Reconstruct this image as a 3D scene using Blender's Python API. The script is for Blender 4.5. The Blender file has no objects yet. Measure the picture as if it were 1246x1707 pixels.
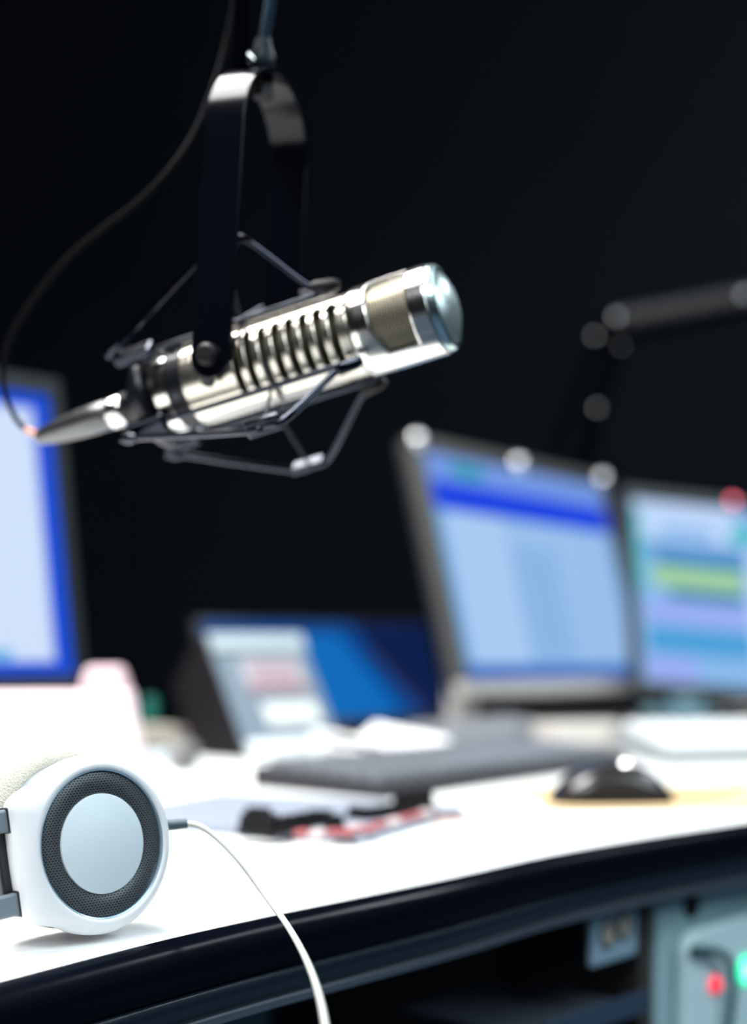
import bpy, bmesh, math, random
from mathutils import Vector, Matrix
random.seed(4)
C = bpy.context.scene

# ------------------------------------------------------------------ camera, light, exposure
EYE = 0.883            # camera height
DESK = 0.74            # desk top height
F = 2300.0             # focal length in pixels of the 1246 x 1707 frame
HY = 1065.0            # height of the eye level in the frame
cam_data = bpy.data.cameras.new('camera')
cam = bpy.data.objects.new('camera', cam_data)
C.collection.objects.link(cam)
cam.location = (0, 0, EYE)
cam.rotation_euler = (math.pi/2, 0, 0)
cam_data.sensor_fit = 'VERTICAL'
cam_data.sensor_height = 36.0
cam_data.lens = F/1707*36.0
cam_data.shift_y = (HY-853.5)/1707
cam_data.clip_start = 0.02
cam_data.dof.use_dof = True
cam_data.dof.focus_distance = 0.648
cam_data.dof.aperture_fstop = 2.75
C.camera = cam

w = bpy.data.worlds.new('World'); C.world = w; w.use_nodes = True
w.node_tree.nodes['Background'].inputs[0].default_value = (0.25, 0.5, 1.0, 1)
w.node_tree.nodes['Background'].inputs[1].default_value = 0.02

def area(name, loc, target, sx, sy, power, col):
    l = bpy.data.lights.new(name, 'AREA'); l.shape = 'RECTANGLE'; l.size = sx; l.size_y = sy
    l.energy = power; l.color = col
    o = bpy.data.objects.new(name, l); C.collection.objects.link(o)
    o.location = loc
    o.rotation_euler = (Vector(target)-Vector(loc)).to_track_quat('-Z', 'Y').to_euler()
    return o
area('ceiling_and_fill_lamp', (-0.60, 1.0, 2.40), (-0.3, 0.95, 0.7), 1.2, 0.8, 90, (1.0, 0.99, 0.97))
area('ceiling_and_fill_lamp', (2.3, 2.4, 3.1), (1.6, 3.6, 0.9), 0.9, 0.6, 70, (0.85, 0.95, 1.0))  # added wall washer; lightens the right side of the back wall
area('ceiling_and_fill_lamp', (-0.5, -0.7, 2.35), (0.0, 0.9, 0.8), 1.2, 0.6, 34, (0.9, 0.96, 1.0))
area('ceiling_and_fill_lamp', (1.7, 0.1, 2.3), (0.4, 1.3, 0.7), 1.8, 1.4, 42, (0.78, 0.93, 1.0))  # added fill; brightens the cabinet front, widened to soften the desk edge highlight

C.view_settings.view_transform = 'Standard'
C.view_settings.look = 'None'
C.view_settings.exposure = 0.0
C.view_settings.gamma = 1.0
C.view_settings.use_curve_mapping = False
C.cycles.use_denoising = True
C.cycles.max_bounces = 8
C.cycles.sample_clamp_indirect = 12

# ------------------------------------------------------------------ helpers
def lin(c):
    return tuple(((x/255)/12.92 if x/255 <= 0.04045 else ((x/255+0.055)/1.055)**2.4) for x in c)
def P(px, py, d):
    """a point seen at (px, py) at distance d in front of the camera"""
    return Vector(((px-623)/F*d, d, EYE+(HY-py)/F*d))
def on_desk(px, py, lift=0.0):
    d = (EYE-DESK-lift)*F/(py-HY)
    return Vector(((px-623)/F*d, d, DESK+lift))

E = Vector((0.675, 0.738, 0)).normalized()      # along the desk's front edge
M = Vector((-0.738, 0.675, 0)).normalized()     # from the front edge towards the wall
N = -M
UP = Vector((0, 0, 1))
O = Vector((-0.156, 0.577, DESK))
def D(a, b, z=0.0):
    """desk coordinates: a along the edge, b inwards, z above the top"""
    return O + E*a + M*b + UP*z

def mat(name, col, rough=0.5, metal=0.0, emit=0.0, spec=None, coat=0.0, srgb=False):
    m = bpy.data.materials.new(name); m.use_nodes = True
    b = m.node_tree.nodes['Principled BSDF']
    c = lin(col) if srgb else col
    b.inputs['Base Color'].default_value = (*c, 1)
    b.inputs['Roughness'].default_value = rough
    b.inputs['Metallic'].default_value = metal
    if spec is not None: b.inputs['Specular IOR Level'].default_value = spec
    b.inputs['Coat Weight'].default_value = coat
    if emit:
        b.inputs['Emission Color'].default_value = (*c, 1)
        b.inputs['Emission Strength'].default_value = emit
    return m
def glow(name, rgb, k=1.0):
    """a screen colour"""
    m = bpy.data.materials.new(name); m.use_nodes = True
    b = m.node_tree.nodes['Principled BSDF']
    b.inputs['Base Color'].default_value = (0.01, 0.01, 0.012, 1)
    b.inputs['Roughness'].default_value = 0.5
    b.inputs['Specular IOR Level'].default_value = 0.1
    b.inputs['Base Color'].default_value = (0.003, 0.003, 0.004, 1)
    b.inputs['Emission Color'].default_value = (*lin(rgb), 1)
    b.inputs['Emission Strength'].default_value = k
    return m
def noisy(m, scale, lo, hi, bump=0.0, coord='Object'):
    """vary the base colour a little and add bump"""
    nt = m.node_tree; b = nt.nodes['Principled BSDF']
    tc = nt.nodes.new('ShaderNodeTexCoord'); n = nt.nodes.new('ShaderNodeTexNoise')
    n.inputs['Scale'].default_value = scale; n.inputs['Detail'].default_value = 4
    nt.links.new(tc.outputs[coord], n.inputs['Vector'])
    r = nt.nodes.new('ShaderNodeValToRGB')
    c = b.inputs['Base Color'].default_value
    r.color_ramp.elements[0].color = (c[0]*lo, c[1]*lo, c[2]*lo, 1)
    r.color_ramp.elements[1].color = (c[0]*hi, c[1]*hi, c[2]*hi, 1)
    nt.links.new(n.outputs['Fac'], r.inputs['Fac']); nt.links.new(r.outputs['Color'], b.inputs['Base Color'])
    if bump:
        bp = nt.nodes.new('ShaderNodeBump'); bp.inputs['Strength'].default_value = bump; bp.inputs['Distance'].default_value = 0.001
        nt.links.new(n.outputs['Fac'], bp.inputs['Height']); nt.links.new(bp.outputs['Normal'], b.inputs['Normal'])
    return m
def perforated(name, metal_col, hole_col, scale, rough=0.35, metal=1.0, hole=0.33, squash=(1, 1, 1), coord='UV', bump=0.6):
    """sheet with a staggered field of small holes, laid out in the sheet's own UV (metres)"""
    m = bpy.data.materials.new(name); m.use_nodes = True
    nt = m.node_tree; b = nt.nodes['Principled BSDF']
    tc = nt.nodes.new('ShaderNodeTexCoord')
    def math_(op, a, bb=None, val=None):
        n = nt.nodes.new('ShaderNodeMath'); n.operation = op
        nt.links.new(a, n.inputs[0])
        if bb is not None: nt.links.new(bb, n.inputs[1])
        elif val is not None: n.inputs[1].default_value = val
        return n.outputs[0]
    sep = nt.nodes.new('ShaderNodeSeparateXYZ'); nt.links.new(tc.outputs[coord], sep.inputs[0])
    x = math_('MULTIPLY', sep.outputs[0], val=scale/squash[0]); y = math_('MULTIPLY', sep.outputs[1], val=scale/squash[1])
    row = math_('FLOOR', y)
    sh = math_('MULTIPLY', math_('MODULO', math_('ABSOLUTE', row), val=2.0), val=0.5)
    fx = math_('SUBTRACT', math_('FRACT', math_('ADD', x, sh)), val=0.5)
    fy = math_('SUBTRACT', math_('FRACT', y), val=0.5)
    d = math_('SQRT', math_('ADD', math_('MULTIPLY', fx, fx), math_('MULTIPLY', fy, fy)))
    mr = nt.nodes.new('ShaderNodeMapRange'); nt.links.new(d, mr.inputs['Value'])
    mr.inputs['From Min'].default_value = hole-0.06; mr.inputs['From Max'].default_value = hole+0.06
    mix = nt.nodes.new('ShaderNodeMix'); mix.data_type = 'RGBA'
    nt.links.new(mr.outputs[0], mix.inputs[0])
    mix.inputs[6].default_value = (*hole_col, 1); mix.inputs[7].default_value = (*metal_col, 1)
    nt.links.new(mix.outputs[2], b.inputs['Base Color'])
    bp = nt.nodes.new('ShaderNodeBump'); bp.inputs['Strength'].default_value = bump; bp.inputs['Distance'].default_value = 0.0004
    nt.links.new(mr.outputs[0], bp.inputs['Height']); nt.links.new(bp.outputs['Normal'], b.inputs['Normal'])
    b.inputs['Metallic'].default_value = metal; b.inputs['Roughness'].default_value = rough
    return m

def link(name, bm, material, parent=None, smooth=35, origin=None, bevel=0.0, bseg=2):
    """one mesh object out of a bmesh in world coordinates"""
    bmesh.ops.recalc_face_normals(bm, faces=bm.faces)
    base = parent.location if parent is not None else (origin if origin is not None else Vector((0, 0, 0)))
    if parent is not None and parent.get('deep') is not None:
        base = Vector(parent['deep'])
    bmesh.ops.translate(bm, verts=bm.verts, vec=-Vector(base))
    me = bpy.data.meshes.new(name); bm.to_mesh(me); bm.free()
    mats = material if isinstance(material, (list, tuple)) else [material]
    for m in mats: me.materials.append(m)
    o = bpy.data.objects.new(name, me); C.collection.objects.link(o)
    if parent is not None:
        o.parent = parent
    else:
        o.location = base
    if smooth:
        for p in me.polygons: p.use_smooth = True
        me.set_sharp_from_angle(angle=math.radians(smooth))
    if bevel:
        mod = o.modifiers.new('bevel', 'BEVEL'); mod.width = bevel; mod.segments = bseg; mod.limit_method = 'ANGLE'
        mod.angle_limit = math.radians(40)
    return o
def sub(name, bm, material, part, root, **k):
    """a piece of a part: thing > part > piece (part's origin = root's origin)"""
    fake = root.location.copy()
    bmesh.ops.recalc_face_normals(bm, faces=bm.faces)
    bmesh.ops.translate(bm, verts=bm.verts, vec=-fake)
    o = link(name, bm, material, None, origin=Vector((0, 0, 0)), **k)
    o.parent = part
    return o
def thing(name, label, cat, loc, group=None):
    o = bpy.data.objects.new(name, None); C.collection.objects.link(o)
    o.empty_display_size = 0.02
    o.location = loc; o['label'] = label; o['category'] = cat
    if group: o['group'] = group
    return o
def tag(o, label, cat, group=None):
    o['label'] = label; o['category'] = cat
    if group: o['group'] = group
    return o
def struct(o): o['kind'] = 'structure'; return o

def new(): return bmesh.new()
def box(bm, c, ax, ay, az, sx, sy, sz):
    """box centred on c with half sizes along three axes"""
    vs = [bm.verts.new(c+ax*(i*sx)+ay*(j*sy)+az*(k*sz)) for i in (-1, 1) for j in (-1, 1) for k in (-1, 1)]
    for f in ((0, 1, 3, 2), (4, 6, 7, 5), (0, 4, 5, 1), (2, 3, 7, 6), (0, 2, 6, 4), (1, 5, 7, 3)):
        bm.faces.new([vs[i] for i in f])
    return bm
X3, Y3, Z3 = Vector((1, 0, 0)), Vector((0, 1, 0)), Vector((0, 0, 1))
def frame_of(ax):
    ax = ax.normalized()
    t = Z3 if abs(ax.z) < 0.9 else X3
    u = ax.cross(t).normalized(); v = u.cross(ax).normalized()
    return u, v
def lathe(bm, c, ax, prof, seg=48, u=None, v=None, radial=None, closed=False):
    """turn (r, s) about the axis through c"""
    ax = ax.normalized()
    if u is None: u, v = frame_of(ax)
    uvl = bm.loops.layers.uv.verify()
    rings = []; acc = [0.0]
    for i in range(1, len(prof)):
        acc.append(acc[-1]+math.hypot(prof[i][0]-prof[i-1][0], prof[i][1]-prof[i-1][1]))
    rmax = max(p[0] for p in prof)
    for (r, s) in prof:
        if r < 1e-7:
            rings.append([bm.verts.new(c+ax*s)])
        else:
            ring = []
            for k in range(seg):
                th = 2*math.pi*k/seg
                rr = radial(r, s, th) if radial else r
                ring.append(bm.verts.new(c+ax*s+u*(rr*math.cos(th))+v*(rr*math.sin(th))))
            rings.append(ring)
    n = len(rings)
    for i in range(n if closed else n-1):
        a, b = rings[i], rings[(i+1) % n]
        for k in range(seg):
            k2 = (k+1) % seg
            if len(a) == 1 and len(b) == 1: continue
            if len(a) == 1: f = bm.faces.new((a[0], b[k], b[k2]))
            elif len(b) == 1: f = bm.faces.new((a[k], b[0], a[k2]))
            else:
                f = bm.faces.new((a[k], b[k], b[k2], a[k2]))
                for lp, (kk, ii) in zip(f.loops, ((k, i), (k, i+1), (k+1, i+1), (k+1, i))):
                    lp[uvl].uv = (kk/seg*2*math.pi*rmax, acc[ii % n])
    return bm
def rings_tube(bm, pts, rad, seg=10, cap=True, flat=None):
    """tube along pts; rad a number or a list; flat=(wide dir, thickness factor)"""
    n = len(pts); prev = None; rings = []
    for i, p in enumerate(pts):
        t = (pts[min(i+1, n-1)]-pts[max(i-1, 0)]).normalized()
        if prev is None:
            u, _ = frame_of(t); v = t.cross(u).normalized()
        else:
            u = (prev-t*prev.dot(t)).normalized(); v = t.cross(u).normalized()
        prev = u
        r = rad[i] if isinstance(rad, (list, tuple)) else rad
        rings.append([bm.verts.new(p+u*(r*math.cos(2*math.pi*k/seg))+v*(r*math.sin(2*math.pi*k/seg))) for k in range(seg)])
    for a, b in zip(rings[:-1], rings[1:]):
        for k in range(seg): bm.faces.new((a[k], b[k], b[(k+1) % seg], a[(k+1) % seg]))
    if cap:
        bm.faces.new(rings[0][::-1]); bm.faces.new(rings[-1])
    return bm
def spline(pts, n=10):
    """Catmull-Rom through the points"""
    q = [pts[0]*2-pts[1]]+list(pts)+[pts[-1]*2-pts[-2]]
    out = []
    for i in range(1, len(q)-2):
        p0, p1, p2, p3 = q[i-1:i+3]
        for k in range(n):
            t = k/n
            out.append(0.5*((2*p1)+(p2-p0)*t+(2*p0-5*p1+4*p2-p3)*t*t+(3*p1-p0-3*p2+p3)*t**3))
    out.append(pts[-1].copy())
    return out
def ball(bm, c, r, seg=16, scale=None):
    mtx = Matrix.Translation(c)
    bmesh.ops.create_uvsphere(bm, u_segments=seg, v_segments=seg//2, radius=r, matrix=mtx)
    return bm
def prism(bm, poly, dirn, length):
    """extrude a planar polygon of points"""
    a = [bm.verts.new(p) for p in poly]; b = [bm.verts.new(p+dirn*length) for p in poly]
    n = len(poly)
    bm.faces.new(a[::-1]); bm.faces.new(b)
    for i in range(n): bm.faces.new((a[i], a[(i+1) % n], b[(i+1) % n], b[i]))
    return bm
def sweep(bm, path, outs, prof, cap=True):
    """sweep an open profile (out, up) along a path"""
    rows = [[bm.verts.new(p+o*x+UP*z) for (x, z) in prof] for p, o in zip(path, outs)]
    n = len(prof)
    for a, b in zip(rows[:-1], rows[1:]):
        for k in range(n-1): bm.faces.new((a[k], a[k+1], b[k+1], b[k]))
        if cap: bm.faces.new((a[n-1], a[0], b[0], b[n-1]))
    if cap:
        bm.faces.new(rows[0]); bm.faces.new(rows[-1][::-1])
    return bm

# ------------------------------------------------------------------ materials
m_wall = noisy(mat('wall_black_paint', (0.0017, 0.0034, 0.0058), 0.85, spec=0.1), 3, 0.75, 1.15)
m_curtain = noisy(mat('wall_dark_felt', (0.0035, 0.005, 0.007), 0.95, spec=0.05), 5, 0.8, 1.1)
m_floor = noisy(mat('floor_carpet', (0.05, 0.085, 0.13), 0.9), 40, 0.8, 1.1, bump=0.3)
m_ceil = mat('ceiling_dark', (0.02, 0.022, 0.025), 0.9)
m_desk = noisy(mat('desk_white_laminate', (0.86, 0.87, 0.86), 0.42), 4, 0.97, 1.0)
m_edge = mat('desk_edge_black_lacquer', (0.002, 0.003, 0.006), 0.2, spec=0.04)
m_rail = mat('desk_rail_steel', (0.16, 0.19, 0.23), 0.38, metal=0.7)
m_nickel = mat('satin_nickel', (0.72, 0.67, 0.58), 0.24, metal=1.0)
m_nickel2 = mat('bright_nickel', (0.82, 0.80, 0.76), 0.16, metal=1.0)
m_mesh = perforated('nickel_wire_mesh', (0.24, 0.215, 0.165), (0.008, 0.007, 0.006), 560, 0.36, hole=0.32)
m_meshf = perforated('front_wire_mesh', (0.60, 0.72, 0.72), (0.03, 0.04, 0.04), 560, 0.35, hole=0.30)
m_slotmesh = perforated('port_wire_mesh', (0.06, 0.055, 0.035), (0.02, 0.02, 0.015), 1000, 0.5, hole=0.34)
m_black = mat('black_metal', (0.004, 0.005, 0.008), 0.3, spec=0.3)
m_blacksat = mat('black_anodised', (0.0008, 0.001, 0.002), 0.7, spec=0.0)
m_rod = mat('black_chrome_rod', (0.032, 0.036, 0.048), 0.15, metal=1.0)
m_yoke = mat('yoke_enamel', (0.0015, 0.002, 0.004), 0.6, spec=0.0, coat=0.45)
m_yoke.node_tree.nodes['Principled BSDF'].inputs['Coat Roughness'].default_value = 0.16
m_blue_rod = mat('blue_black_steel', (0.0025, 0.012, 0.022), 0.6, spec=0.03)
m_rubber = mat('black_rubber', (0.004, 0.004, 0.005), 0.5, spec=0.25)
m_elastic = mat('elastic_cord', (0.008, 0.012, 0.018), 0.7)
m_white = mat('white_plastic_shell', (0.80, 0.82, 0.84), 0.38)
m_silver = noisy(mat('brushed_silver_disc', (0.66, 0.76, 0.81), 0.5), 60, 0.97, 1.02)
m_groove = mat('pale_blue_rim', (0.40, 0.56, 0.68), 0.25, metal=0.5)
m_hpmesh = perforated('woven_speaker_mesh', (0.085, 0.10, 0.11), (0.004, 0.005, 0.006), 700, 0.4, metal=0.3, hole=0.30, squash=(1.25, 0.8, 1), coord='Object', bump=1.0)
m_greyp = mat('grey_plastic_arm', (0.16, 0.20, 0.23), 0.38)
m_darkp = mat('dark_plastic', (0.02, 0.022, 0.026), 0.4)
m_fabric = noisy(mat('cream_fabric', (0.47, 0.46, 0.40), 0.9), 1100, 0.65, 1.2, bump=1.0)
m_cable = mat('white_cable_sleeve', (0.50, 0.52, 0.47), 0.5)
m_greycable = mat('grey_strain_relief', (0.07, 0.10, 0.12), 0.5)
m_bezel = mat('grey_bezel', (0.085, 0.083, 0.078), 0.4, metal=0.3)
m_bezel_light = mat('light_grey_bezel', (0.42, 0.40, 0.37), 0.4, metal=0.2)
m_bezel_dark = mat('charcoal_bezel', (0.006, 0.009, 0.011), 0.4, spec=0.3)
m_glint = mat('polished_glint_metal', (0.95, 0.95, 0.95), 0.34, metal=1.0)  # polished metal for the added glint domes, mouse wheel and arm bolts
m_keys = mat('dark_grey_key', (0.17, 0.18, 0.20), 0.4)
m_kbody = mat('keyboard_body_black', (0.012, 0.013, 0.017), 0.45)
m_wkeys = mat('white_key', (0.8, 0.82, 0.82), 0.45)
m_wbody = mat('white_keyboard_body', (0.24, 0.26, 0.27), 0.5)
m_red = mat("red_button", (0.36, 0.09, 0.10), 0.5)
m_pinkw = mat('pinkish_white_plastic', (0.86, 0.70, 0.72), 0.5)
m_paper = mat('white_paper', (0.86, 0.86, 0.87), 0.8)
m_mixer = mat('grey_lavender_panel', (0.25, 0.28, 0.34), 0.5)
m_cabinet = mat('pale_teal_panel', (0.30, 0.47, 0.50), 0.5)
m_device = mat('pale_blue_device_face', (0.60, 0.80, 0.84), 0.4)

# ------------------------------------------------------------------ room
def slab(name, x0, x1, y0, y1, z0, z1, m):
    bm = new(); box(bm, Vector(((x0+x1)/2, (y0+y1)/2, (z0+z1)/2)), X3, Y3, Z3, (x1-x0)/2, (y1-y0)/2, (z1-z0)/2)
    return struct(link(name, bm, m, smooth=0))
slab('floor', -2.6, 3.6, -2.0, 4.6, -0.1, 0.0, m_floor)
slab('ceiling', -2.6, 3.6, -2.0, 4.6, 3.4, 3.5, m_ceil)
slab('wall_back', -2.6, 3.6, 4.5, 4.6, 0, 3.4, m_wall)
slab('wall_left', -2.6, -2.5, -2.0, 4.5, 0, 3.4, m_curtain)
slab('wall_right', 3.5, 3.6, -2.0, 4.5, 0, 3.4, m_wall)
slab('wall_front', -2.5, 3.5, -2.0, -1.9, 0, 3.4, m_wall)
# felt acoustic panels standing against the left part of the back wall
for k, (x0, x1) in enumerate(((-2.45, -1.72), (-1.68, -0.74))):
    bm = new(); box(bm, Vector(((x0+x1)/2, 4.46, 1.69)), X3, Y3, Z3, (x1-x0)/2, 0.035, 1.68)
    o = link('acoustic_panel', bm, m_curtain, smooth=0, bevel=0.01)
    tag(o, ('black felt acoustic panel in the far left corner of the room', 'black felt acoustic panel on the back wall behind the left monitor')[k], 'acoustic panel')

# ------------------------------------------------------------------ desk
edge_px = [(0, 1636), (150, 1598), (308, 1559), (450, 1527), (600, 1496), (760, 1462), (919, 1425), (1080, 1396), (1246, 1370)]
edge = [on_desk(*p) for p in edge_px]
t0 = (edge[0]-edge[1]).normalized(); t1 = (edge[-1]-edge[-2]).normalized()
edge = [edge[0]+t0*0.9, edge[0]+t0*0.3]+edge+[edge[-1]+t1*0.4, edge[-1]+t1*1.3]
edge = spline(edge, 4)
outs = []
for i in range(len(edge)):
    t = edge[min(i+1, len(edge)-1)]-edge[max(i-1, 0)]
    outs.append(Vector((t.y, -t.x, 0)).normalized())
desk = thing('studio_desk', 'long white-topped studio desk with a thick glossy black rounded front edge', 'desk', D(0.8, 0.45, -DESK))
bm = new()
back = [D(-0.9, 0.90), D(2.5, 0.90)]
top = [bm.verts.new(p) for p in edge]+[bm.verts.new(Vector((back[1].x, back[1].y, DESK))), bm.verts.new(Vector((back[0].x, back[0].y, DESK)))]
bot = [bm.verts.new(v.co-UP*0.03) for v in top]
bm.faces.new(top); bm.faces.new(bot[::-1])
for i in range(len(top)): bm.faces.new((top[i], top[(i+1) % len(top)], bot[(i+1) % len(top)], bot[i]))
link('desk_top', bm, m_desk, desk, smooth=0)
mm = 0.001
bull = [(0, 0), (3, -0.2), (6.5, -1.6), (9.5, -4.2), (11.8, -8), (12.8, -12.5), (12.2, -17), (10.6, -21.5), (8.6, -25), (5, -25.5), (0.0, -25.5)]
bm = new(); sweep(bm, edge, outs, [(x*mm, z*mm) for x, z in bull]); link('edge_bullnose', bm, m_edge, desk, smooth=50)
band = [(-2, -26.2), (7.6, -26.6), (9.0, -28), (9.2, -33), (8.0, -38), (5, -40.5), (-2, -40.5)]
bm = new(); sweep(bm, edge, outs, [(x*mm, z*mm) for x, z in band]); link('edge_band', bm, mat('band_lacquer', (0.006, 0.012, 0.022), 0.3, spec=0.4), desk, smooth=50)
rail = [(-30, -30.2), (4.5, -41), (5.5, -43), (4.5, -46.5), (0, -47.5), (-30, -47.5)]
bm = new(); sweep(bm, edge, outs, [(x*mm, z*mm) for x, z in rail]); link('steel_rail', bm, m_rail, desk, smooth=50)
bm = new(); box(bm, D(0.22, 0.9125, 0.0), E, M, UP, 1.12, 0.012, 0.026)
link('rear_upstand', bm, mat('taupe_laminate', (0.26, 0.23, 0.21), 0.6), desk, smooth=0, bevel=0.003)
for a in (-0.75, 2.35):
    bm = new(); box(bm, D(a, 0.45, -0.03-(DESK-0.03)/2), E, M, UP, 0.018, 0.40, (DESK-0.03)/2)
    link('side_panel', bm, m_darkp, desk, smooth=0, bevel=0.002)
bm = new(); box(bm, D(0.55, 0.60, -0.28), E, M, UP, 0.9, 0.01, 0.25)
link('modesty_panel', bm, m_curtain, desk, smooth=0)

# ------------------------------------------------------------------ rack cabinet under the desk
def on_plane(px, py, q, n):
    r = Vector(((px-623)/F, 1, (HY-py)/F)); c = Vector((0, 0, EYE))
    return c+r*((q-c).dot(n)/r.dot(n))
FP = D(0, 0.035)
def fp(px, py): return on_plane(px, py, FP, N)
a0 = (fp(1096, 1560)-O).dot(E)
cab = thing('equipment_cabinet', 'pale teal steel equipment cabinet standing under the right end of the desk', 'cabinet', D(a0+0.35, 0.30, -DESK))
bm = new(); box(bm, D(a0+0.35, 0.035+0.25, -0.052-0.33), E, M, UP, 0.35, 0.25, 0.33)
link('housing', bm, m_cabinet, cab, smooth=0, bevel=0.004)
bm = new(); box(bm, D(a0-0.0105, 0.038+0.2, -0.052-0.33), E, M, UP, 0.009, 0.2, 0.33)
link('side_post', bm, mat('dark_brown_post', (0.03, 0.026, 0.022), 0.6), cab, smooth=0, bevel=0.002)
for a in (0.06, 0.64):
    bm = new(); box(bm, D(a0+a, 0.28, -0.7265), E, M, UP, 0.02, 0.2, 0.0135)
    link('foot', bm, m_rubber, cab, smooth=0)
c = fp(1152, 1509); bm = new(); lathe(bm, c, N, [(0, 0.003), (0.009, 0.003), (0.0105, 0.001), (0.0105, -0.001)], 24)
link('lock', bm, m_rubber, cab)
# the bright device set in the cabinet front
def rounded(bm, c, ax, az, out, hw, hh, r, depth, seg=6):
    pts = []
    for (sx, sz, a) in ((1, 1, 0), (-1, 1, 90), (-1, -1, 180), (1, -1, 270)):
        for k in range(seg+1):
            th = math.radians(a+90*k/seg)
            pts.append(c+ax*(sx*(hw-r)+r*math.cos(th))+az*(sz*(hh-r)+r*math.sin(th)))
    return prism(bm, pts, out, depth)
q0 = fp(1122, 1556)
dev = thing('power_unit', 'bright pale blue rounded power unit with red and green lights in the cabinet front', 'power unit', q0+E*0.15-UP*0.14-M*0.0)
bm = new(); rounded(bm, q0+E*0.16-UP*0.14+N*0.001, E, UP, N, 0.16, 0.14, 0.018, 0.010)
link('front_panel', bm, m_device, dev, smooth=0, bevel=0.003)
FP2 = FP+N*0.011
def fp2(px, py): return on_plane(px, py, FP2, N)
bm = new(); c = fp2(1190, 1641); lathe(bm, c, N, [(0, 0.006), (0.004, 0.0055), (0.0066, 0.003), (0.0072, 0), (0.0072, -0.001)], 24)
link('red_lamp', bm, mat('red_lens_lit', (1.0, 0.03, 0.06), 0.3, emit=0.9), dev)
c = fp2(1243, 1617); bm = new(); lathe(bm, c, N, [(0.0085, 0.0), (0.0085, 0.003), (0.0115, 0.003), (0.0115, 0.0)], 32, closed=True)
ring = link('green_ring_lamp', bm, mat('green_ring_lit', (0.0, 0.85, 0.42), 0.3, emit=1.6), dev)
bm = new(); lathe(bm, c, N, [(0, 0.003), (0.007, 0.0025), (0.0083, 0)], 24)
link('green_button', bm, mat('lit_button', (0.75, 1.0, 0.95), 0.3, emit=0.8), dev)
pts = [fp2(1148, 1583)+N*0.004, fp2(1165, 1582)+N*0.006, fp2(1186, 1586)+N*0.008, fp2(1200, 1602)+N*0.009, fp2(1205, 1640)+N*0.009, fp2(1202, 1690)+N*0.008, fp2(1198, 1760)+N*0.006]
bm = new(); rings_tube(bm, spline(pts, 6), 0.0033, 10)
tag(link('patch_cable', bm, mat('dark_teal_cable', (0.01, 0.07, 0.08), 0.5), origin=Vector((0, 0, 0))), 'dark teal hooked patch cable on the front of the bright power unit', 'cable')
# twin socket plate hanging under the desk edge
so = thing('socket_plate', 'grey-blue twin power socket plate under the desk edge beside the cabinet', 'power socket', fp(1026, 1616))
corner = [fp(988, 1519), fp(1065, 1493), fp(1065, 1592), fp(988, 1616)]
cc = sum(corner, Vector())/4; hw = abs((corner[1]-corner[0]).dot(E))/2; hh = (abs((corner[0]-corner[3]).z)+abs((corner[1]-corner[2]).z))/4
bm = new(); box(bm, cc+M*0.003, E, M, UP, hw, 0.003, hh); link('plate', bm, mat('socket_grey_blue', (0.24, 0.36, 0.45), 0.5), so, smooth=0, bevel=0.003)
for px, py in ((1013, 1557), (1040, 1543)):
    c = fp(px, py); bm = new()
    lathe(bm, c, N, [(0.0098, 0.0), (0.0098, 0.0022), (0.0082, 0.0022), (0.0078, -0.0)], 24, closed=True)
    s_ = link('socket', bm, mat('socket_rim', (0.13, 0.14, 0.13), 0.5), so)
    bm = new(); lathe(bm, c, N, [(0, 0.0006), (0.0075, 0.0006)], 20)
    for s in (-1, 1): lathe(bm, c+UP*(0.0035*s), N, [(0, 0.0018), (0.0012, 0.0018), (0.0012, 0)], 8)
    sub('socket_face', bm, mat('socket_face_beige', (0.42, 0.38, 0.32), 0.5), s_, so)
bm = new(); box(bm, cc+UP*(hh-0.004)+M*0.009, E, M, UP, 0.012, 0.003, 0.0035)
link('bracket', bm, m_darkp, so, smooth=0)
# lower shelf rail
bm = new(); c0 = fp(880, 1735)+M*0.05; c1 = fp(1055, 1676)+M*0.05
sh = thing('cable_tray', 'dark steel cable tray under the desk left of the cabinet', 'cable tray', (c0+c1)/2)
ln = (c1-c0).length/2
box(bm, (c0+c1)/2, (c1-c0).normalized(), M, UP, ln, 0.06, 0.002); link('tray_floor', bm, m_rail, sh, smooth=0)
bm = new(); box(bm, (c0+c1)/2-M*0.062+UP*0.006, (c1-c0).normalized(), M, UP, ln, 0.002, 0.008); link('front_lip', bm, mat('tray_lip_blue', (0.06, 0.10, 0.16), 0.3, metal=0.6), sh, smooth=0, bevel=0.001)
bm = new(); box(bm, (c0+c1)/2+UP*0.045+M*0.05+E*0.05, E, M, UP, 0.003, 0.01, 0.044); link('hanger', bm, m_darkp, sh, smooth=0)

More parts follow.
